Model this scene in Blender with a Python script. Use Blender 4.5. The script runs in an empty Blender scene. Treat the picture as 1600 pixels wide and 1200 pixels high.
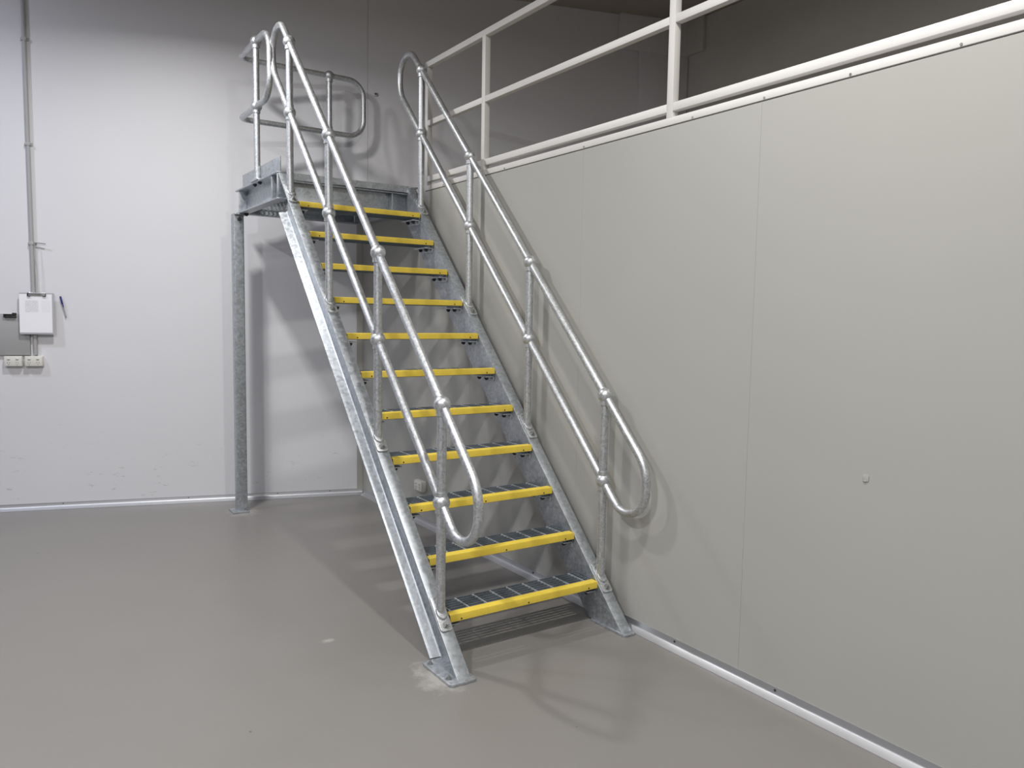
import bpy, bmesh, math, random
from mathutils import Vector, Matrix
random.seed(4)
scene = bpy.context.scene
col = scene.collection

# ------------------------------------------------------------------ camera
cam_d = bpy.data.cameras.new('camera'); cam = bpy.data.objects.new('camera', cam_d); col.objects.link(cam)
YAW, PITCH, ROLL, FPX = 0.5933, -0.0867, 0.0161, 1208.47
fw = Vector((math.sin(YAW)*math.cos(PITCH), math.cos(YAW)*math.cos(PITCH), math.sin(PITCH)))
rt = Vector((math.cos(YAW), -math.sin(YAW), 0)); up = rt.cross(fw)
r2 = rt*math.cos(ROLL) + up*math.sin(ROLL); u2 = -rt*math.sin(ROLL) + up*math.cos(ROLL)
M = Matrix((r2, u2, -fw)).transposed().to_4x4(); M.translation = Vector((-2.5171, -5.4605, 1.5179))
cam.matrix_world = M
cam_d.sensor_width = 36.0; cam_d.lens = 36.0*FPX/1600.0; cam_d.clip_start = 0.05
scene.camera = cam

# ------------------------------------------------------------------ world, lamps, exposure
w = bpy.data.worlds.new('world'); scene.world = w; w.use_nodes = True
w.node_tree.nodes['Background'].inputs[0].default_value = (0.5, 0.5, 0.5, 1)
w.node_tree.nodes['Background'].inputs[1].default_value = 0.02
vs = scene.view_settings
vs.view_transform = 'Standard'; vs.look = 'None'; vs.gamma = 1.0; vs.exposure = 0.06; vs.use_curve_mapping = False

def ceiling_or_fill_lamp(name, loc, sx, sy, watts, color, rz=0.0):
    d = bpy.data.lights.new(name, 'AREA'); d.shape = 'RECTANGLE'; d.size = sx; d.size_y = sy
    d.energy = watts; d.color = color
    o = bpy.data.objects.new(name, d); col.objects.link(o); o.location = loc; o.rotation_euler = (0, 0, rz)
    return o
for lx, ly, lz, size, watts, tint, spread in (
        (-1.85, -0.65, 3.92, 0.16, 50, (1.0, 0.985, 0.96), 160), (-1.20, -4.05, 3.92, 0.16, 62, (1.0, 0.975, 0.93), 180),
        (-4.00, -4.10, 3.95, 0.16, 100, (0.99, 0.98, 1.0), 180), (-4.05, 0.35, 4.08, 0.16, 43, (0.78, 0.82, 1.0), 180),
        (-3.20, -6.60, 3.95, 1.20, 92, (1.0, 0.98, 0.95), 180), (-6.40, -4.60, 3.95, 1.20, 50, (0.90, 0.92, 1.0), 180)):  # this large pair: unseen soft fill lamps, added to brighten the room
    ceiling_or_fill_lamp('ceiling_or_fill_lamp', (lx, ly, lz), size, size*1.5, watts, tint).data.spread = math.radians(spread)

# ------------------------------------------------------------------ helpers
ANG = -0.3062; XW = 0.0581; YB = 0.6214; CEIL = 4.2
TX, TY = math.cos(ANG), math.sin(ANG)              # back wall direction (+x)
NX, NY = math.sin(ANG), -math.cos(ANG)             # back wall normal into the room
def bw(x, z, off=0.0):                             # a point on the skewed back wall
    return Vector((x + NX*off, math.tan(ANG)*x + YB + NY*off, z))
BWROT = ANG

class MB:
    def __init__(s): s.v = []; s.f = []
    def add(s, vs, fs):
        b = len(s.v); s.v += [tuple(p) for p in vs]; s.f += [tuple(b+i for i in f) for f in fs]; return s
    def box(s, a, b, T=None):
        x0, y0, z0 = a; x1, y1, z1 = b
        vs = [(x0,y0,z0),(x1,y0,z0),(x1,y1,z0),(x0,y1,z0),(x0,y0,z1),(x1,y0,z1),(x1,y1,z1),(x0,y1,z1)]
        if T is not None: vs = [T @ Vector(p) for p in vs]
        return s.add(vs, [(0,3,2,1),(4,5,6,7),(0,1,5,4),(1,2,6,5),(2,3,7,6),(3,0,4,7)])
    def prism(s, ring0, ring1):
        n = len(ring0)
        return s.add(list(ring0)+list(ring1), [tuple(range(n))[::-1], tuple(range(n, 2*n))] +
                     [(i, (i+1) % n, n+(i+1) % n, n+i) for i in range(n)])
    def poly(s, pts, z0, z1, T=None):              # extruded outline in xy
        a = [Vector((p[0], p[1], z0)) for p in pts]; b = [Vector((p[0], p[1], z1)) for p in pts]
        if T is not None: a = [T @ p for p in a]; b = [T @ p for p in b]
        return s.prism(a, b)
    def cyl(s, p0, p1, r, n=12, r1=None, cap=True):
        p0 = Vector(p0); p1 = Vector(p1); d = (p1-p0).normalized()
        a = d.orthogonal().normalized(); b = d.cross(a); r1 = r if r1 is None else r1
        R0 = [p0 + (a*math.cos(t)+b*math.sin(t))*r for t in [2*math.pi*i/n for i in range(n)]]
        R1 = [p1 + (a*math.cos(t)+b*math.sin(t))*r1 for t in [2*math.pi*i/n for i in range(n)]]
        return s.prism(R0, R1)
    def sphere(s, c, r, n=18, m=10):
        c = Vector(c); vs = [c+Vector((0,0,r))]
        for j in range(1, m):
            t = math.pi*j/m
            for i in range(n):
                q = 2*math.pi*i/n
                vs.append(c+Vector((r*math.sin(t)*math.cos(q), r*math.sin(t)*math.sin(q), r*math.cos(t))))
        vs.append(c-Vector((0,0,r))); L = len(vs)-1; fs = []
        for i in range(n):
            fs.append((0, 1+i, 1+(i+1) % n)); fs.append((L, 1+(m-2)*n+(i+1) % n, 1+(m-2)*n+i))
            for j in range(m-2):
                fs.append((1+j*n+i, 1+(j+1)*n+i, 1+(j+1)*n+(i+1) % n, 1+j*n+(i+1) % n))
        return s.add(vs, fs)
    def sweep(s, pts, r, n=16, closed=False):
        P = [Vector(p) for p in pts]; N = len(P); rings = []
        t0 = ((P[1]-P[0]) if not closed else (P[1]-P[-1])).normalized()
        a = t0.orthogonal().normalized()
        for k in range(N):
            if closed: t = (P[(k+1) % N]-P[k-1]).normalized()
            else: t = (P[min(k+1, N-1)]-P[max(k-1, 0)]).normalized()
            a = (a - t*a.dot(t)).normalized(); b = t.cross(a)
            rings.append([P[k] + (a*math.cos(q)+b*math.sin(q))*r for q in [2*math.pi*i/n for i in range(n)]])
        vs = [p for R in rings for p in R]; fs = []
        for k in range(N if closed else N-1):
            k2 = (k+1) % N
            for i in range(n): fs.append((k*n+i, k*n+(i+1) % n, k2*n+(i+1) % n, k2*n+i))
        if not closed:
            fs.append(tuple(range(n))[::-1]); fs.append(tuple((N-1)*n+i for i in range(n)))
        return s.add(vs, fs)
    def mesh(s, name, mat, bevel=0.0, smooth=True):
        me = bpy.data.meshes.new(name); bm = bmesh.new()
        vs = [bm.verts.new(p) for p in s.v]
        for f in s.f:
            try: bm.faces.new([vs[i] for i in f])
            except ValueError: pass
        bmesh.ops.recalc_face_normals(bm, faces=bm.faces)
        if bevel > 0:
            ed = [e for e in bm.edges if len(e.link_faces) == 2 and e.calc_face_angle(0) > 0.6]
            bmesh.ops.bevel(bm, geom=ed, offset=bevel, segments=2, affect='EDGES', profile=0.5, clamp_overlap=True)
        bm.to_mesh(me); bm.free()
        if smooth:
            for p in me.polygons: p.use_smooth = True
            me.set_sharp_from_angle(angle=math.radians(35))
        me.materials.append(mat)
        return me
    def build(s, name, mat, parent=None, bevel=0.0, smooth=True, **kw):
        return put(name, s.mesh(name, mat, bevel, smooth), parent, **kw)

def put(name, me, parent=None, loc=None, rot=None, mw=None, label=None, category=None, group=None, kind=None):
    o = bpy.data.objects.new(name, me); col.objects.link(o)
    if parent is not None: o.parent = parent
    if mw is not None: o.matrix_local = mw
    if loc is not None: o.location = loc
    if rot is not None: o.rotation_euler = rot
    if label: o['label'] = label
    if category: o['category'] = category
    if group: o['group'] = group
    if kind: o['kind'] = kind
    return o
def fillet(pts, radii, seg=10):
    """polyline with rounded corners (open)"""
    P = [Vector(p) for p in pts]; out = [P[0]]
    for i in range(1, len(P)-1):
        R = radii[i-1]; a = (P[i-1]-P[i]).normalized(); b = (P[i+1]-P[i]).normalized()
        if R <= 0: out.append(P[i]); continue
        th = a.angle(b); L = R/math.tan(th/2); c = P[i] + (a+b).normalized()*(R/math.sin(th/2))
        s0 = P[i]+a*L-c; s1 = P[i]+b*L-c; ax = s0.cross(s1).normalized(); tot = s0.angle(s1)
        for k in range(seg+1): out.append(c + Matrix.Rotation(tot*k/seg, 3, ax) @ s0)
    out.append(P[-1]); return out
def hexa(c, ax, r, h, mb=None):
    mb = mb or MB(); c = Vector(c); ax = Vector(ax).normalized(); return mb.cyl(c, c+ax*h, r, 6)

# ------------------------------------------------------------------ materials
def new_mat(name):
    m = bpy.data.materials.new(name); m.use_nodes = True; nt = m.node_tree
    return m, nt, nt.nodes['Principled BSDF']
def N(nt, t, **kw):
    n = nt.nodes.new(t)
    for k, v in kw.items():
        if hasattr(n, k): setattr(n, k, v)
        else: n.inputs[k.replace('_', ' ')].default_value = v
    return n
def coords(nt, scale=(1,1,1)):
    tc = N(nt, 'ShaderNodeTexCoord'); mp = N(nt, 'ShaderNodeMapping'); mp.inputs['Scale'].default_value = scale
    nt.links.new(tc.outputs['Object'], mp.inputs[0]); return mp.outputs[0]
def ramp(nt, fac, stops):
    r = N(nt, 'ShaderNodeValToRGB'); e = r.color_ramp.elements
    while len(e) < len(stops): e.new(0.5)
    for i, (p, c) in enumerate(stops): e[i].position = p; e[i].color = (*c, 1) if len(c) == 3 else c
    nt.links.new(fac, r.inputs[0]); return r.outputs[0]
def bump(nt, h, bs, strength, dist=0.002):
    b = N(nt, 'ShaderNodeBump'); b.inputs['Strength'].default_value = strength; b.inputs['Distance'].default_value = dist
    nt.links.new(h, b.inputs['Height']); nt.links.new(b.outputs[0], bs.inputs['Normal'])
def srgb(r, g, b):
    return tuple((c/255/12.92 if c/255 <= .04045 else ((c/255+.055)/1.055)**2.4) for c in (r, g, b))

def paint(name, c, rough=0.55, var=0.03, scale=2.0, spec=0.4, bmp=0.05):
    m, nt, bs = new_mat(name); v = coords(nt)
    n = N(nt, 'ShaderNodeTexNoise', Scale=scale, Detail=5.0, Roughness=0.6); nt.links.new(v, n.inputs['Vector'])
    lo = tuple(x*(1-var) for x in c); hi = tuple(min(1, x*(1+var)) for x in c)
    nt.links.new(ramp(nt, n.outputs['Fac'], [(0.3, lo), (0.7, hi)]), bs.inputs['Base Color'])
    bs.inputs['Roughness'].default_value = rough; bs.inputs['Specular IOR Level'].default_value = spec
    if bmp:
        n2 = N(nt, 'ShaderNodeTexNoise', Scale=scale*60, Detail=2.0); nt.links.new(v, n2.inputs['Vector'])
        bump(nt, n2.outputs['Fac'], bs, bmp, 0.001)
    return m
def galv(name, c=(0.485, 0.515, 0.55), rough=0.46, metal=0.82, spangle=70.0):
    m, nt, bs = new_mat(name); v = coords(nt)
    vo = N(nt, 'ShaderNodeTexVoronoi', Scale=spangle); nt.links.new(v, vo.inputs['Vector'])
    no = N(nt, 'ShaderNodeTexNoise', Scale=9.0, Detail=6.0, Roughness=0.65); nt.links.new(v, no.inputs['Vector'])
    mx = N(nt, 'ShaderNodeMix', data_type='FLOAT'); mx.inputs[0].default_value = 0.55
    sp = N(nt, 'ShaderNodeSeparateColor'); nt.links.new(vo.outputs['Color'], sp.inputs[0])
    nt.links.new(sp.outputs[0], mx.inputs[2]); nt.links.new(no.outputs['Fac'], mx.inputs[3])
    nt.links.new(ramp(nt, mx.outputs[0], [(0.25, tuple(x*0.82 for x in c)), (0.75, tuple(min(1, x*1.16) for x in c))]), bs.inputs['Base Color'])
    rr = N(nt, 'ShaderNodeMapRange'); rr.inputs[3].default_value = rough-0.09; rr.inputs[4].default_value = rough+0.12
    nt.links.new(mx.outputs[0], rr.inputs[0]); nt.links.new(rr.outputs[0], bs.inputs['Roughness'])
    bs.inputs['Metallic'].default_value = metal
    bump(nt, mx.outputs[0], bs, 0.06, 0.001)
    return m

def wall_mat(name, c):
    """painted wall with faint scuffs low down and soft roller mottling"""
    m, nt, bs = new_mat(name); v = coords(nt)
    n = N(nt, 'ShaderNodeTexNoise', Scale=0.9, Detail=4.0); nt.links.new(v, n.inputs['Vector'])
    base = ramp(nt, n.outputs['Fac'], [(0.3, tuple(x*0.965 for x in c)), (0.7, c)])
    g = N(nt, 'ShaderNodeTexNoise', Scale=16.0, Detail=3.0); nt.links.new(v, g.inputs['Vector'])
    mp = N(nt, 'ShaderNodeMapping'); tc = N(nt, 'ShaderNodeTexCoord'); nt.links.new(tc.outputs['Object'], mp.inputs[0])
    mp.inputs['Scale'].default_value = (3.0, 3.0, 9.0)
    s = N(nt, 'ShaderNodeTexNoise', Scale=3.2, Detail=6.0, Roughness=0.7); nt.links.new(mp.outputs[0], s.inputs['Vector'])
    sep = N(nt, 'ShaderNodeSeparateXYZ'); nt.links.new(tc.outputs['Object'], sep.inputs[0])
    low = N(nt, 'ShaderNodeMapRange'); low.inputs[1].default_value = 0.0; low.inputs[2].default_value = 0.75
    low.inputs[3].default_value = 1.0; low.inputs[4].default_value = 0.0; nt.links.new(sep.outputs[2], low.inputs[0])
    sm = ramp(nt, s.outputs['Fac'], [(0.635, (0,0,0)), (0.67, (1,1,1))])
    mul = N(nt, 'ShaderNodeMath', operation='MULTIPLY'); nt.links.new(sm, mul.inputs[0]); nt.links.new(low.outputs[0], mul.inputs[1])
    m2 = N(nt, 'ShaderNodeMath', operation='MULTIPLY'); m2.inputs[1].default_value = 0.5; nt.links.new(mul.outputs[0], m2.inputs[0])
    mix = N(nt, 'ShaderNodeMix', data_type='RGBA'); nt.links.new(m2.outputs[0], mix.inputs[0]); nt.links.new(base, mix.inputs[6])
    mix.inputs[7].default_value = (*[x*0.35 for x in c], 1)
    nt.links.new(mix.outputs[2], bs.inputs['Base Color']); bs.inputs['Roughness'].default_value = 0.5
    bs.inputs['Specular IOR Level'].default_value = 0.35
    f = N(nt, 'ShaderNodeTexNoise', Scale=220.0, Detail=2.0); nt.links.new(v, f.inputs['Vector']); bump(nt, f.outputs['Fac'], bs, 0.04, 0.001)
    return m

def floor_mat():
    m, nt, bs = new_mat('floor_epoxy'); v = coords(nt)
    n = N(nt, 'ShaderNodeTexNoise', Scale=0.8, Detail=6.0, Roughness=0.6); nt.links.new(v, n.inputs['Vector'])
    c = (0.226, 0.215, 0.203)
    base = ramp(nt, n.outputs['Fac'], [(0.3, tuple(x*0.94 for x in c)), (0.7, tuple(x*1.05 for x in c))])
    # small dark chips
    vo = N(nt, 'ShaderNodeTexVoronoi', Scale=2.6); nt.links.new(v, vo.inputs['Vector'])
    n3 = N(nt, 'ShaderNodeTexNoise', Scale=55.0, Detail=2.0); nt.links.new(v, n3.inputs['Vector'])
    ad = N(nt, 'ShaderNodeMath', operation='MULTIPLY_ADD'); ad.inputs[1].default_value = 0.05; ad.inputs[2].default_value = 0.0
    nt.links.new(n3.outputs['Fac'], ad.inputs[0])
    sm = N(nt, 'ShaderNodeMath', operation='ADD'); nt.links.new(vo.outputs['Distance'], sm.inputs[0]); nt.links.new(ad.outputs[0], sm.inputs[1])
    chip = ramp(nt, sm.outputs[0], [(0.036, (1,1,1)), (0.044, (0,0,0))])
    mix = N(nt, 'ShaderNodeMix', data_type='RGBA'); nt.links.new(chip, mix.inputs[0]); nt.links.new(base, mix.inputs[6])
    mix.inputs[7].default_value = (0.09, 0.085, 0.08, 1)
    # pale drilling dust smeared around the stair foot and the landing post
    def dust(cx, cy, rx, ry, prev, amt):
        mp = N(nt, 'ShaderNodeMapping'); tc = N(nt, 'ShaderNodeTexCoord'); nt.links.new(tc.outputs['Object'], mp.inputs[0])
        mp.inputs['Location'].default_value = (-cx/rx, -cy/ry, 0); mp.inputs['Scale'].default_value = (1/rx, 1/ry, 1)
        ln = N(nt, 'ShaderNodeVectorMath', operation='LENGTH'); nt.links.new(mp.outputs[0], ln.inputs[0])
        nn = N(nt, 'ShaderNodeTexNoise', Scale=14.0, Detail=5.0, Roughness=0.7); nt.links.new(v, nn.inputs['Vector'])
        a = N(nt, 'ShaderNodeMath', operation='MULTIPLY_ADD'); a.inputs[1].default_value = 1.9; nt.links.new(nn.outputs['Fac'], a.inputs[0]); nt.links.new(ln.outputs['Value'], a.inputs[2])
        k = ramp(nt, a.outputs[0], [(0.0, (1,1,1)), (1.0, (0,0,0))]); k.node.color_ramp.elements[0].position = 0.0
        mr = N(nt, 'ShaderNodeMapRange'); mr.inputs[1].default_value = 1.2; mr.inputs[2].default_value = 1.75
        mr.inputs[3].default_value = amt; mr.inputs[4].default_value = 0.0; nt.links.new(a.outputs[0], mr.inputs[0])
        mx = N(nt, 'ShaderNodeMix', data_type='RGBA'); nt.links.new(mr.outputs[0], mx.inputs[0]); nt.links.new(prev, mx.inputs[6])
        mx.inputs[7].default_value = (0.52, 0.50, 0.47, 1); return mx.outputs[2]
    o = dust(-1.01, -2.70, 0.12, 0.20, mix.outputs[2], 0.5)
    o = dust(-0.97, 0.48, 0.16, 0.2, o, 0.35)
    o = dust(-1.26, -2.10, 0.045, 0.035, o, 0.5)
    nt.links.new(o, bs.inputs['Base Color'])
    rr = N(nt, 'ShaderNodeMapRange'); rr.inputs[3].default_value = 0.30; rr.inputs[4].default_value = 0.46
    nt.links.new(n.outputs['Fac'], rr.inputs[0]); nt.links.new(rr.outputs[0], bs.inputs['Roughness'])
    bs.inputs['Specular IOR Level'].default_value = 0.5
    f = N(nt, 'ShaderNodeTexNoise', Scale=60.0, Detail=3.0); nt.links.new(v, f.inputs['Vector']); bump(nt, f.outputs['Fac'], bs, 0.03, 0.001)
    return m

def paper_mat():
    """white sheet with a faint printed form: grey text lines and a ruled table in its upper part"""
    m, nt, bs = new_mat('printed_paper'); tc = N(nt, 'ShaderNodeTexCoord'); sep = N(nt, 'ShaderNodeSeparateXYZ')
    nt.links.new(tc.outputs['Object'], sep.inputs[0])
    def rng(sock, a, b):
        x = N(nt, 'ShaderNodeMath', operation='GREATER_THAN'); x.inputs[1].default_value = a; nt.links.new(sock, x.inputs[0])
        y = N(nt, 'ShaderNodeMath', operation='LESS_THAN'); y.inputs[1].default_value = b; nt.links.new(sock, y.inputs[0])
        z = N(nt, 'ShaderNodeMath', operation='MULTIPLY'); nt.links.new(x.outputs[0], z.inputs[0]); nt.links.new(y.outputs[0], z.inputs[1]); return z.outputs[0]
    def mul(a, b):
        z = N(nt, 'ShaderNodeMath', operation='MULTIPLY'); nt.links.new(a, z.inputs[0]); nt.links.new(b, z.inputs[1]); return z.outputs[0]
    X, Z = sep.outputs[0], sep.outputs[2]
    wv = N(nt, 'ShaderNodeMath', operation='FRACT'); sc = N(nt, 'ShaderNodeMath', operation='MULTIPLY'); sc.inputs[1].default_value = 1/0.0085
    nt.links.new(Z, sc.inputs[0]); nt.links.new(sc.outputs[0], wv.inputs[0])
    ln = N(nt, 'ShaderNodeMath', operation='LESS_THAN'); ln.inputs[1].default_value = 0.55; nt.links.new(wv.outputs[0], ln.inputs[0])
    no = N(nt, 'ShaderNodeTexNoise', Scale=300.0); nt.links.new(tc.outputs['Object'], no.inputs['Vector'])
    th = N(nt, 'ShaderNodeMath', operation='GREATER_THAN'); th.inputs[1].default_value = 0.45; nt.links.new(no.outputs['Fac'], th.inputs[0])
    left = mul(rng(X, -0.075, 0.01), rng(Z, 0.165, 0.255)); right = mul(rng(X, 0.03, 0.09), rng(Z, 0.165, 0.255))
    half = N(nt, 'ShaderNodeMath', operation='MULTIPLY'); half.inputs[1].default_value = 0.35; nt.links.new(right, half.inputs[0])
    ad = N(nt, 'ShaderNodeMath', operation='ADD'); nt.links.new(left, ad.inputs[0]); nt.links.new(half.outputs[0], ad.inputs[1])
    fac = mul(mul(ad.outputs[0], ln.outputs[0]), th.outputs[0])
    k = N(nt, 'ShaderNodeMath', operation='MULTIPLY'); k.inputs[1].default_value = 0.6; nt.links.new(fac, k.inputs[0])
    mx = N(nt, 'ShaderNodeMix', data_type='RGBA'); nt.links.new(k.outputs[0], mx.inputs[0])
    mx.inputs[6].default_value = (0.86, 0.86, 0.90, 1); mx.inputs[7].default_value = (0.30, 0.30, 0.34, 1)
    nt.links.new(mx.outputs[2], bs.inputs['Base Color']); bs.inputs['Roughness'].default_value = 0.7
    return m

WALLW = wall_mat('white_wall_paint', (0.735, 0.735, 0.765))
PANEL = paint('cream_panel_paint', (0.415, 0.414, 0.390), 0.42, 0.015, 1.2, 0.4, 0.02)
MEZZW = paint('mezzanine_wall_paint', (0.62, 0.60, 0.575), 0.7, 0.05, 1.5)
CEILM = paint('soffit_concrete', (0.42, 0.385, 0.33), 0.85, 0.12, 3.0)
DIMW = paint('grey_cladding', (0.28, 0.28, 0.285), 0.6, 0.05, 2.0)
JOINT = paint('joint_shadow_gap', (0.10, 0.10, 0.095), 0.8, 0.0, 2.0, 0.2, 0)
FLOOR = floor_mat()
GALV = galv('galvanised_steel')
GALVP = galv('galvanised_pipe', (0.60, 0.62, 0.64), 0.45, 0.88, 120.0)
GALVD = galv('galvanised_grating', (0.23, 0.265, 0.30), 0.5, 0.6, 90.0)
ROD = galv('grating_rod_zinc', (0.72, 0.74, 0.76), 0.4, 0.6, 90.0)
ALU = paint('aluminium_cove', (0.54, 0.55, 0.575), 0.42, 0.05, 1.5)
ALU.node_tree.nodes['Principled BSDF'].inputs['Metallic'].default_value = 0.85
WHITE = paint('white_rail_paint', (0.72, 0.71, 0.695), 0.45, 0.02, 3.0, 0.4, 0.02)
YELLOW = paint('yellow_nosing', (0.78, 0.585, 0.075), 0.5, 0.08, 14.0, 0.4, 0.25)
BOLT = galv('zinc_bolt', (0.36, 0.37, 0.37), 0.4, 0.8, 200.0)
DARKB = paint('dark_bolt', (0.035, 0.037, 0.04), 0.45, 0.1, 40.0)
PLAST = paint('white_plastic', (0.72, 0.71, 0.66), 0.35, 0.01, 5.0)
SLOT = paint('socket_slot', (0.08, 0.08, 0.08), 0.6, 0.0, 5.0, 0.2, 0)
CONDM = paint('conduit_grey_pvc', (0.40, 0.40, 0.40), 0.45, 0.03, 6.0)
BOXM = paint('grey_enclosure', (0.36, 0.365, 0.37), 0.5, 0.02, 3.0)
BLACK = paint('black_metal', (0.03, 0.028, 0.026), 0.4, 0.05, 10.0)
PAPER = paper_mat()
CHROME = galv('clip_chrome', (0.75, 0.75, 0.76), 0.2, 1.0, 10.0)
BOARD = paint('clipboard_grey', (0.42, 0.42, 0.44), 0.5, 0.02, 8.0)
BLUE = paint('pen_blue', (0.03, 0.03, 0.22), 0.35, 0.02, 8.0)
PENG = paint('pen_barrel', (0.36, 0.36, 0.40), 0.25, 0.02, 8.0)
STR = 'structure'

# ------------------------------------------------------------------ room shell
XL, YF = -8.0, -9.5
put('floor', MB().box((XL-.2, YF-.2, -0.12), (3.2, 3.4, 0.0)).mesh('floor', FLOOR), kind=STR)
put('ceiling', MB().box((XL-.2, YF-.2, CEIL), (3.2, 3.4, CEIL+.15)).mesh('ceiling', CEILM), kind=STR)
put('wall_left', MB().box((XL-.15, YF, 0), (XL, 3.2, CEIL)).mesh('wall_left', DIMW), kind=STR)
put('wall_front', MB().box((XL, YF-.15, 0), (2.85, YF, CEIL)).mesh('wall_front', DIMW), kind=STR)
# back wall: two precast panels meeting in a fine joint, the skewed end of the room
wb = MB()
L0, L1 = bw(XL-.2, 0, -0.006), bw(3.1, 0, -0.006)
K0, K1 = bw(XL-.2, 0, -0.2), bw(3.1, 0, -0.2)
wb.prism([L0, L1, K1, K0], [p+Vector((0,0,CEIL)) for p in (L0, L1, K1, K0)])
wall_back = put('wall_back', wb.mesh('wall_back', WALLW), kind=STR)
for a, b in ((XL-.2, 0.100), (0.1025, 3.1)):
    q = [bw(a,0,0), bw(b,0,0), bw(b,0,-0.03), bw(a,0,-0.03)]
    MB().prism(q, [p+Vector((0,0,CEIL)) for p in q]).build('panel', WALLW, wall_back, bevel=0.0015, smooth=False)
# right partition: sandwich panels with hairline joints
wall_right = put('wall_right', MB().box((XW+.0015, YF, 0.0), (XW+.075, 0.60, 2.384)).mesh('wall_right', PANEL), kind=STR)
seams = [0.585, -0.027, -1.147, -2.268, -3.387, -4.507, -5.627, -6.747, -7.867, YF]
for a, b in zip(seams[:-1], seams[1:]):
    MB().box((XW, b+.0004, 0.0), (XW+.014, a-.0004, 2.3845)).build('panel', PANEL, wall_right, bevel=0.0004, smooth=False)
# capping channel along the partition's top
cap = put('trim_1', MB().box((XW-.003, YF, 2.3895), (XW+.085, -0.49, 2.423)).mesh('trim_1', WHITE, 0.002), kind=STR)
for y in (-0.78, -1.53, -2.274, -3.021, -3.399, -3.77, -4.15, -4.9, -5.6):
    MB().cyl((XW-.006, y, 2.397), (XW-.002, y, 2.397), 0.0045, 10).build('screw', BOLT, cap)
# corner flashing between partition and back wall
q = [bw(XW, 0, 0.0), bw(XW-.045, 0, 0.0), bw(XW-.045, 0, 0.004), bw(XW, 0, 0.004)]
MB().prism(q, [p+Vector((0,0,2.384)) for p in q]).build('trim_2', PANEL, None, kind=STR)
# mezzanine deck, end wall, column and haunch in its far corner
put('mezzanine_floor', MB().box((XW+.09, YF, 2.24), (2.85, 0.55, 2.40)).mesh('mezzanine_floor', CEILM), kind=STR)
wm = put('wall_mezzanine', MB().box((2.84, YF, 2.3), (3.0, 0.0, CEIL)).mesh('wall_mezzanine', MEZZW), kind=STR)
def bwbox(x0, x1, z0, z1, off):
    q = [bw(x0,0,0), bw(x1,0,0), bw(x1,0,off), bw(x0,0,off)]
    return MB().prism([p+Vector((0,0,z0)) for p in q], [p+Vector((0,0,z1)) for p in q])
bwbox(2.385, 2.84, 2.4, 3.90, 0.035).build('column', WALLW, wm, bevel=.004)
bwbox(2.19, 2.84, 3.895, CEIL, 0.04).build('haunch', WALLW, wm, bevel=.004)
MB().box((2.80, -0.505, 3.90), (2.845, -0.25, CEIL)).build('haunch', MEZZW, wm, bevel=.004)

# aluminium coves where the walls meet the floor
def cove_profile(h):
    pts = [(0.0, h+.012), (0.003, h+.012), (0.0055, 0.026), (0.0075, 0.021), (0.011, 0.0175)]
    return pts + [(h, 0.004), (h+.004, 0.002), (h+.004, 0.0), (0.0, 0.0)]
prof = cove_profile(0.036)
cr = put('baseboard_right', MB().prism([(XW-a, YF, b) for a, b in prof], [(XW-a, 0.56, b) for a, b in prof]).mesh('baseboard_right', ALU), kind=STR)
for y in (-1.9, -3.025, -3.578, -4.4):
    MB().cyl((XW-.006, y, 0.036), (XW-.002, y, 0.036), 0.0055, 10).build('screw', DARKB, cr)
cb = put('baseboard_back', MB().prism([bw(XL, b, a) for a, b in prof], [bw(XW-.002, b, a) for a, b in prof]).mesh('baseboard_back', ALU), kind=STR)
for x in (-2.1, -1.25, -0.6, -0.2):
    p = bw(x, 0.038, 0.002); MB().cyl(p, bw(x, 0.038, 0.006), 0.004, 10).build('screw', DARKB, cb)

# ------------------------------------------------------------------ staircase
X_L, X_R = -0.897, -0.054
Y1, Z1, G, R = -2.6028, 0.2145, 0.1943, 0.2
LEN = math.hypot(G, R); S = Vector((0, G/LEN, R/LEN)); NN = Vector((0, -R/LEN, G/LEN))
P0 = Vector((0, Y1, Z1))
def zline(y): return Z1 + (y-Y1)/G*R
stair = bpy.data.objects.new('staircase', None); col.objects.link(stair)
stair['label'] = 'galvanised steel staircase with yellow-nosed grating treads, pipe handrails and a top landing'
stair['category'] = 'staircase'
YTOP = -0.455; OFF = -0.012; DEP = 0.18; FL = 0.064; TW = 0.008; TF = 0.010
bolt_me = hexa((0,0,0), (0,0,1), 0.0105, 0.009).cyl((0,0,0.009), (0,0,0.02), 0.006, 10).cyl((0,0,-.001), (0,0,0.002), 0.016, 14).mesh('bolt', BOLT)
darkbolt_me = hexa((0,0,0), (0,0,1), 0.014, 0.012).cyl((0,0,0.012), (0,0,0.017), 0.008, 10).mesh('bolt', DARKB)
def frame(o, z, x=None):                           # matrix whose local z is the given axis
    z = Vector(z).normalized(); x = Vector(x) if x is not None else z.orthogonal(); x = (x - z*x.dot(z)).normalized()
    m = Matrix((x, z.cross(x), z)).transposed().to_4x4(); m.translation = Vector(o); return m
def rounded(w, h, r, n=5):
    out = []
    for cx, cy, a in ((w/2-r, h/2-r, 0), (-w/2+r, h/2-r, 90), (-w/2+r, -h/2+r, 180), (w/2-r, -h/2+r, 270)):
        for i in range(n+1):
            t = math.radians(a+90*i/n); out.append((cx+r*math.cos(t), cy+r*math.sin(t)))
    return out
ZB = 0.012
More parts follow.
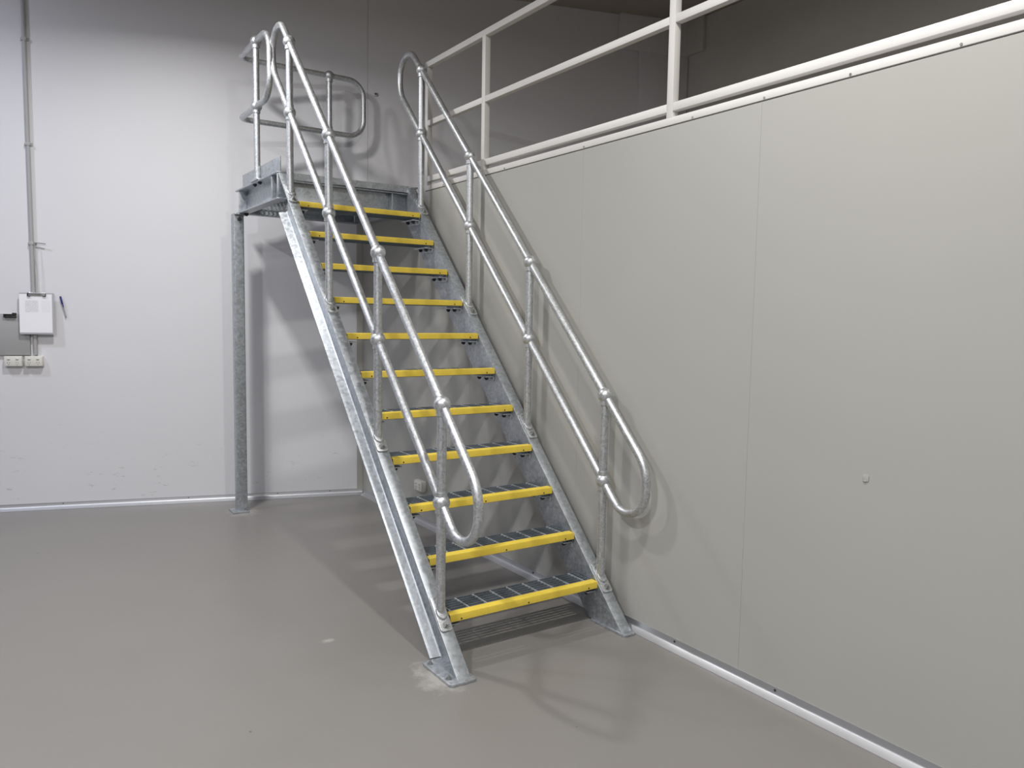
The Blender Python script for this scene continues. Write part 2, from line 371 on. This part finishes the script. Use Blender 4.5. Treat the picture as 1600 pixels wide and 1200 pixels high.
def stringer(xin, sg):
    # channel section: web on the tread side, flanges pointing away from the treads, root fillets inside
    fr = 0.012
    prof = [(0, OFF), (FL, OFF), (FL, OFF-TF*.75), (TW+fr, OFF-TF*1.1), (TW+fr*.3, OFF-TF*1.1-fr*.3), (TW, OFF-TF*1.1-fr),
            (TW, OFF-DEP+TF*1.1+fr), (TW+fr*.3, OFF-DEP+TF*1.1+fr*.3), (TW+fr, OFF-DEP+TF*1.1), (FL, OFF-DEP+TF*.75), (FL, OFF-DEP), (0, OFF-DEP)]
    r0, r1 = [], []
    for a, n in prof:
        b = P0 + NN*n; b.x = xin + sg*a
        r0.append(b + S*((ZB-b.z)/S.z))
        r1.append(b + S*((YTOP-b.y)/S.y))
    o = MB().prism(r0, r1).build('stringer', GALV, stair, bevel=0.0012)
    ya, yb = -2.812, -2.552; w0, w1 = (-0.016, 0.112) if sg < 0 else (-0.008, 0.070)
    xa, xb = sorted((xin+sg*w0*1.0, xin+sg*w1))
    T = Matrix.Translation(((xa+xb)/2, (ya+yb)/2, 0))
    MB().poly(rounded(xb-xa, yb-ya, 0.018), 0.0, ZB, T).build('base_plate', GALV, o, bevel=0.002)
    if sg < 0:
        for y in (-2.755, -2.59): put('bolt', bolt_me, o, mw=Matrix.Translation((xin-0.089, y, ZB)) @ Matrix.Scale(0.85, 4))
    # tread bolts through the web
    for i in range(11):
        for dy in (0.045,):
            put('bolt', darkbolt_me, o, mw=frame((xin+sg*TW, Y1+i*G+dy+0.02, Z1+i*R-0.055), (sg, 0, 0)) @ Matrix.Scale(0.7, 4))
    return o
s_left = stringer(X_L, -1); s_right = stringer(X_R, 1)

# treads: grating bars, cross rods, yellow nosing, cleats
XA, XB = X_L+0.004, X_R-0.004
nos = MB()
np_ = [(-0.0, -0.033), (-0.0, -0.006), (0.002, -0.0015), (0.007, 0.0), (0.044, 0.0), (0.046, -0.002), (0.046, -0.005), (0.008, -0.005), (0.005, -0.008), (0.005, -0.033)]
nos.prism([(XA, a, b) for a, b in np_], [(XB, a, b) for a, b in np_])
nos_me = nos.mesh('nosing', YELLOW)
band_me = MB().box((XA, 0.006, -0.048), (XA+.005, 0.192, -0.006)).box((XB-.005, 0.006, -0.048), (XB, 0.192, -0.006)) \
    .box((XA, 0.006, -0.036), (XB, 0.011, -0.006)).box((XA, 0.187, -0.036), (XB, 0.192, -0.006)).mesh('tread', GALVD, smooth=False)
bar_me = MB().box((XA+.005, -0.0022, -0.034), (XB-.005, 0.0022, -0.006)).mesh('bearing_bar', GALVD, smooth=False)
rod_me = MB().box((-0.003, 0.011, -0.012), (0.003, 0.187, -0.0052)).mesh('cross_rod', ROD, smooth=False)
def cleat_mesh(sg):
    c = MB(); x0 = X_L+.001 if sg < 0 else X_R-.001; d = -sg
    xs = sorted((x0, x0+d*.006)); xh = sorted((x0, x0+d*.058))
    c.box((xs[0], 0.012, -0.080), (xs[1], 0.175, -0.048)); c.box((xh[0], 0.012, -0.055), (xh[1], 0.175, -0.048))
    return c.mesh('cleat', GALV, bevel=0.0015)
cl_l, cl_r = cleat_mesh(-1), cleat_mesh(1)
hole_me = MB().cyl((0, -0.0008, 0), (0, 0.004, 0), 0.0042, 10).mesh('screw', DARKB)
for i in range(11):
    y, z = Y1+i*G, Z1+i*R
    t = put('tread', band_me, stair, loc=(0, y, z))
    put('nosing', nos_me, t, label='yellow non-slip nosing strip')
    for k in range(6): put('bearing_bar', bar_me, t, loc=(0, 0.036+0.0255*k, 0))
    for k in range(9): put('cross_rod', rod_me, t, loc=(-0.861+0.0955*k, 0, 0))
    for cm, sg, x in ((cl_l, -1, X_L), (cl_r, 1, X_R)):
        put('cleat', cm, t)
        for dy in (0.045, 0.125):
            put('bolt', darkbolt_me, t, mw=frame((x - sg*0.034, dy, -0.055), (0, 0, -1)))
    for x in (XA+.055, (XA+XB)/2, XB-.055): put('screw', hole_me, t, loc=(x, 0, -0.025))

# handrails
HY, HS, HU, HL = -2.5787, 0.661, 0.901, 0.4758
PR, RR, BR = 0.021, 0.0202, 0.0375
Y_END, Y_FAR = HY-0.306, HY+3*HS+0.335
def ell(a, b): return [(a*math.cos(2*math.pi*i/24), b*math.sin(2*math.pi*i/24)) for i in range(24)]
wc = MB().poly(rounded(0.058, 0.170, 0.014), 0.0, 0.010)
wc.prism([(x, y, 0.010) for x, y in ell(0.027, 0.036)], [(x, y, 0.019) for x, y in ell(0.022, 0.031)])
foot_pl = wc.mesh('foot_plate', GALVP, bevel=0.0015)
def ball_mesh():
    return MB().sphere((0,0,0), BR, 24, 14).cyl((0,0,-0.048), (0,0,0), 0.0270, 20).mesh('ball', GALVP)
ball_me = ball_mesh()
def collar_ball():
    m = MB().sphere((0,0,0), BR, 24, 14).cyl((0,0,-0.046), (0,0,0.046), 0.0255, 20); return m.mesh('ball', GALVP)
ball2_me = collar_ball()
def post(x, y, zb, zt, balls, slope=0.0, parent=None):
    n = 20; r0, r1 = [], []
    for i in range(n):
        q = 2*math.pi*i/n; dx, dy = PR*math.cos(q), PR*math.sin(q)
        r0.append((dx, dy, zb+dy*slope)); r1.append((dx, dy, zt))
    o = MB().prism(r0, r1).build('post', GALVP, parent, loc=(x, y, 0))
    put('ball', ball_me, o, loc=(0, 0, zt)); 
    for b in balls: put('ball', ball2_me, o, loc=(0, 0, b))
    return o
for x in (-0.9310, -0.0200):
    for k in range(4):
        y = HY+k*HS; zl = zline(y); sf = zl + OFF*LEN/G   # top of the flange under the post
        o = post(x, y, sf+0.004, zl+HU, [zl+HL], R/G, stair)
        fm = frame(Vector((0, 0, sf)), NN, (1, 0, 0)); put('foot_plate', foot_pl, o, mw=fm)
        for d in (-0.060, 0.060):
            put('bolt', bolt_me, o, mw=frame(Vector((0,0,sf)) + S*d + NN*0.010, NN))
    lo_u = Vector((x, Y_END, zline(Y_END)+HU)); lo_l = Vector((x, Y_END, zline(Y_END)+HL))
    hi_u = Vector((x, Y_FAR, zline(Y_FAR)+HU)); hi_l = Vector((x, Y_FAR, zline(Y_FAR)+HL))
    mid = (lo_u+hi_u)/2
    loop = fillet([mid, lo_u, lo_l, hi_l, hi_u, mid], [0.20, 0.13, 0.20, 0.13], 12)[:-1]
    MB().sweep(loop, RR, 16, closed=True).build('handrail', GALVP, stair)

# landing
ZT, ZBOT = 2.42, 2.245
LX0, LX1, LY0, LY1 = -0.97, 0.035, -0.445, 0.56
def channel(axis, web, tip, a, b, zt=ZT, zb=ZBOT):
    """channel beam along axis; web coordinate and flange-tip coordinate across it"""
    sg = 1 if tip > web else -1; tw, tf = sg*0.007, 0.010
    prof = [(web, zt), (tip, zt), (tip, zt-tf), (web+tw, zt-tf*1.1), (web+tw, zb+tf*1.1), (tip, zb+tf), (tip, zb), (web, zb)]
    if axis == 'y': return MB().prism([(p, a, q) for p, q in prof], [(p, b, q) for p, q in prof])
    return MB().prism([(a, p, q) for p, q in prof], [(b, p, q) for p, q in prof])
sb = channel('y', -0.900, LX0, LY0, LY1).build('side_beam', GALV, stair, bevel=0.0012)
for y in (LY0+.004, LY0+.125, 0.475):
    MB().box((LX0+.004, y, ZBOT+.011), (-0.9075, y+.008, ZT-.011)).build('stiffener', GALV, sb, bevel=0.001)
sb2 = channel('y', -0.030, LX1, LY0, LY1).build('side_beam', GALV, stair, bevel=0.0012)
channel('x', 0.555, 0.490, -0.892, -0.038).build('back_beam', GALV, stair, bevel=0.0012)
fb = channel('x', LY0+.062, LY0+.004, -0.892, -0.038, 2.372, 2.19).build('front_beam', GALV, stair, bevel=0.0012)
MB().box((-0.165, LY0+.006, 2.202), (-0.157, LY0+.062, 2.36)).build('stiffener', GALV, fb, bevel=0.001)
# landing grating: edge banding and bars
lg = MB().box((-0.892, LY0-.012, 2.374), (-0.038, LY0-.006, 2.4175)) \
    .build('landing_grating', GALV, stair, smooth=False)
lb_me = MB().box((-0.002, LY0-.006, 2.380), (0.002, 0.48, 2.4145)).mesh('bearing_bar', GALVD, smooth=False)
for k in range(29): put('bearing_bar', lb_me, lg, loc=(-0.878+0.0295*k, 0, 0))
lr_me = MB().box((-0.89, -0.003, 2.409), (-0.04, 0.003, 2.4165)).mesh('cross_rod', ROD, smooth=False)
for k in range(9): put('cross_rod', lr_me, lg, loc=(0, LY0+.05+0.1*k, 0))
MB().box((-0.934, -0.405, ZT), (-0.928, 0.485, ZT+.105)).build('toe_board', GALV, stair, bevel=0.001)
# support post of the landing
sp = MB().poly(rounded(0.076, 0.076, 0.008), ZB, ZBOT-.010, Matrix.Translation((-0.966, 0.525, 0))).build('support_post', GALV, stair)
MB().poly(rounded(0.118, 0.15, 0.006), 0.0, ZB, Matrix.Translation((-0.985, 0.52, 0))).build('base_plate', GALV, sp, bevel=0.0015)
MB().poly(rounded(0.088, 0.115, 0.004), ZBOT-.010, ZBOT, Matrix.Translation((-0.955, 0.515, 0))).build('cap_plate', GALV, sp, bevel=0.001)
put('bolt', bolt_me, sp, mw=Matrix.Translation((-0.945, 0.468, ZB)) @ Matrix.Scale(0.8, 4))
put('bolt', darkbolt_me, sp, mw=frame((-0.962, 0.487, ZBOT-.04), (0, -1, 0)))
put('bolt', darkbolt_me, sb, mw=frame((-0.925, 0.43, ZBOT), (0, 0, -1)) @ Matrix.Scale(1.2, 4))
# landing guard rail
GX, GY, ZU, ZL = -0.952, 0.47, 3.355, 2.925
for (x, y, b) in ((GX, 0.045, 2), (-0.272, GY, 2)):
    o = post(x, y, ZT+.002, ZU, [ZL], 0, stair)
    if b:
        put('foot_plate', foot_pl, o, mw=Matrix.Translation((0, 0, ZT)) @ (Matrix.Rotation(math.pi/2, 4, 'Z') if x > -.5 else Matrix.Identity(4)))
    if x < -.5:
        for dy in (-0.06, 0.06): put('bolt', darkbolt_me, o, mw=frame((0, dy, ZT-.010), (0, 0, -1)))
ye, xe = -0.265, 0.012
pts = [(GX, 0.045, ZL), (GX, ye, ZL), (GX, ye, ZU), (GX, GY, ZU), (xe, GY, ZU), (xe, GY, ZL), (GX, GY, ZL), (GX, 0.045, ZL)]
loop = fillet(pts, [0.14, 0.14, 0.075, 0.13, 0.13, 0.075], 10)[:-1]
MB().sweep(loop, RR, 16, closed=True).build('guard_rail', GALVP, stair)

# ------------------------------------------------------------------ mezzanine railing
rail = bpy.data.objects.new('mezzanine_railing', None); col.objects.link(rail); rail.location = (XW+.018, -0.54, 2.423)
rail['label'] = 'white square-tube safety railing along the top of the cream partition'; rail['category'] = 'railing'
def rpart(name, a, b):
    return MB().box([a[i]-rail.location[i] for i in range(3)], [b[i]-rail.location[i] for i in range(3)]).build(name, WHITE, rail, bevel=0.003)
RX0, RX1 = XW-.001, XW+.037
for y in (-0.50, -1.254, -2.857, -4.46, -6.06, -7.66): rpart('post', (RX0, y-.038, 2.4235), (RX1, y, 3.268))
ys = [-0.50, -1.254, -2.857, -4.46, -6.06, -7.66]
for a, b in zip(ys[:-1], ys[1:]):
    for z0, z1 in ((2.450, 2.488), (2.833, 2.870)): rpart('rail', (RX0+.001, b+.0005, z0), (RX1-.001, a-.0385, z1))
rpart('top_rail', (RX0-.0005, -7.7, 3.230), (RX1+.0005, -0.497, 3.269))

# ------------------------------------------------------------------ fittings on the back wall
def wallframe(x, z, off=0.0):
    m = Matrix.Rotation(ANG, 4, 'Z'); m.translation = bw(x, z, off); return m     # local x along wall, local -y into the room
def wobj(name, x, z, off=0.0, **kw):
    o = bpy.data.objects.new(name, None); col.objects.link(o); o.matrix_world = wallframe(x, z, off)
    for k, v in kw.items(): o[k] = v
    return o
cd = wobj('conduit', -2.238, 1.17, 0.0, label='grey vertical electrical conduit running up the white wall', category='conduit')
MB().cyl((0, -0.016, 0.008), (0, -0.016, CEIL-1.175), 0.0135, 20).build('pipe', CONDM, cd)
for z in (2.716-1.17, 3.459-1.17, 2.0-1.17):
    MB().box((-0.028, -0.004, z-.012), (0.028, 0.0, z+.012)).box((-0.0155, -0.031, z-.012), (0.0155, -0.004, z+.012)).build('saddle', CONDM, cd, bevel=0.002)
def outlet(name, o, label, cat='outlet', group=None, wdt=0.118, hgt=0.076, dep=0.042):
    o['label'] = label; o['category'] = cat
    if group: o['group'] = group
    MB().box((-wdt/2, -dep+.010, -hgt/2), (wdt/2, 0, hgt/2)).build('mounting_block', PLAST, o, bevel=0.004)
    MB().box((-wdt/2+.002, -dep, -hgt/2+.002), (wdt/2-.002, -dep+.009, hgt/2-.002)).build('face_plate', PLAST, o, bevel=0.003)
    for x in (-0.028, 0.028):
        MB().box((x-.009, -dep-.003, 0.012), (x+.009, -dep+.002, 0.024)).build('switch', PLAST, o, bevel=0.0015)
        MB().box((x-.009, -dep-.0034, 0.0115), (x+.009, -dep+.001, 0.0135)).build('switch_shadow_gap', SLOT, o, smooth=False)
        T = Matrix.Translation((x, 0, -0.012))
        for dx, dz, a in ((-0.007, 0.002, 0.5), (0.007, 0.002, -0.5), (0, -0.012, 0)):
            m = MB().box((-0.0012, -dep-.0006, -0.0045), (0.0012, -dep+.001, 0.0045), T @ Matrix.Translation((dx, 0, dz)) @ Matrix.Rotation(a, 4, 'Y'))
            m.build('slot', SLOT, o, smooth=False)
    return o
outlet('power_outlet', wobj('power_outlet', -2.376, 1.131), 'white double power outlet below the grey box, away from the conduit')
outlet('power_outlet', wobj('power_outlet', -2.248, 1.131), 'white double power outlet at the foot of the grey conduit')
ro = bpy.data.objects.new('power_outlet', None); col.objects.link(ro)
ro.matrix_world = Matrix.Translation((XW, -0.50, 0.285)) @ Matrix.Rotation(-math.pi/2, 4, 'Z')
outlet('power_outlet', ro, 'white double power outlet low on the cream partition behind the stair treads')
# grey enclosure with black latch
bx = wobj('switch_box', -2.40, 1.17, label='grey metal switch box with a black latch beside the clipboard', category='box')
MB().box((-0.30, -0.022, 0.005), (0.136, 0, 0.310)).build('body', BOXM, bx, bevel=0.003)
MB().box((-0.022, -0.040, 0.285), (0.056, -0.022, 0.295)).box((-0.022, -0.040, 0.303), (0.056, -0.022, 0.309)).box((-0.026, -0.040, 0.285), (-0.018, -0.022, 0.309)) \
    .box((0.03, -0.038, 0.309), (0.056, -0.022, 0.318)).build('latch', BLACK, bx, bevel=0.001)
# clipboard hanging on a cord from a hook
cbd = wobj('clipboard', -2.214, 1.328, 0.0, label='grey clipboard holding a printed white sheet, hung over the conduit', category='clipboard')
TL = Matrix.Translation((0, -0.050, 0)) @ Matrix.Rotation(math.radians(-2.5), 4, 'X')
MB().poly(rounded(0.230, 0.306, 0.008), -0.002, 0.002, TL @ Matrix.Translation((0, 0, 0.157)) @ Matrix.Rotation(math.pi/2, 4, 'X')).build('board', BOARD, cbd)
pp = MB().box((-0.114, -0.0005, 0.016), (0.101, 0.0005, 0.300)).build('sheet', PAPER, cbd, smooth=False); pp.matrix_local = TL @ Matrix.Translation((0, -0.0028, 0))
ck = MB().box((-0.058, -0.010, 0.288), (0.062, -0.003, 0.312)).cyl((-0.058, -0.010, 0.308), (0.062, -0.010, 0.308), 0.006, 12).build('clip', CHROME, cbd, bevel=0.002); ck.matrix_local = TL
for x in (-0.056, 0.060):
    m = MB().sweep(fillet([(x, -0.012, 0.305), (x*1.05, -0.013, 0.281), (x*0.7, -0.011, 0.283)], [0.008], 5), 0.0028, 8).build('clip_wire', BLACK, ck)
hk = wobj('wall_hook', -2.222, 1.64, label='thin bent metal hook and cord above the clipboard beside the conduit', category='hook')
MB().sweep(fillet([(0.010, -0.001, 0.365), (0.008, -0.030, 0.367), (0.078, -0.032, 0.360)], [0.008], 5), 0.0045, 10).build('hook_arm', CONDM, hk)
MB().sweep([(0.008, -0.032, 0.367), (0.006, -0.033, 0.33), (0.010, -0.033, 0.28), (0.008, -0.033, 0.245)], 0.0028, 8).build('cord', CONDM, hk)
MB().sweep([(0.008, -0.034, 0.247), (0.004, -0.036, 0.15), (0.008, -0.037, 0.0)], 0.0022, 8).sweep([(0.009, -0.034, 0.247), (0.017, -0.036, 0.15), (0.016, -0.037, 0.0)], 0.0022, 8).build('cord', CONDM, hk)
pn = wobj('pen', -2.037, 1.454, 0.012, label='blue-capped ballpoint pen stuck to the white wall beside the clipboard', category='pen')
A, B = Vector((0, 0, 0)), Vector((-0.036, 0, 0.162)); d = (B-A).normalized()
MB().cyl(A+d*.012, A+d*.115, 0.0045, 12).cyl(A, A+d*.012, 0.001, 12, 0.0045).build('barrel', PENG, pn)
MB().cyl(A+d*.108, B, 0.0062, 12).build('cap', BLUE, pn)
MB().box((-0.003, -0.010, 0.085), (0.003, -0.006, 0.150), Matrix.Translation(Vector((0.004,0,0))) @ Matrix.Rotation(-0.22, 4, 'Y')).build('clip', BLUE, pn, bevel=0.001)
# leftover fixing by the end of the guard rail
fx = wobj('wall_bracket', 0.166, 3.307, label='small dark leftover fixing bolt on the white wall beside the landing rail', category='bracket')
MB().box((-0.020, -0.006, -0.012), (0.014, 0, 0.012)).build('plate', BOLT, fx, bevel=0.001)
MB().cyl((-0.006, -0.006, 0.003), (-0.006, -0.026, 0.003), 0.006, 8).build('bolt', DARKB, fx)
# sealed cable cover on the partition
cv = bpy.data.objects.new('cable_cover', None); col.objects.link(cv); cv.matrix_world = Matrix.Translation((XW, -3.911, 0.964)) @ Matrix.Rotation(-math.pi/2, 4, 'Z')
cv['label'] = 'tiny cream cover button on the plain face of the partition'; cv['category'] = 'cover'
MB().poly(rounded(0.024, 0.026, 0.006), 0.0, 0.0025, Matrix.Rotation(math.pi/2, 4, 'X')).build('plate', PANEL, cv, bevel=0.001)
MB().box((-0.008, -0.005, -0.0125), (0.004, -0.002, -0.0095)).build('slot', CONDM, cv, bevel=0.0005)
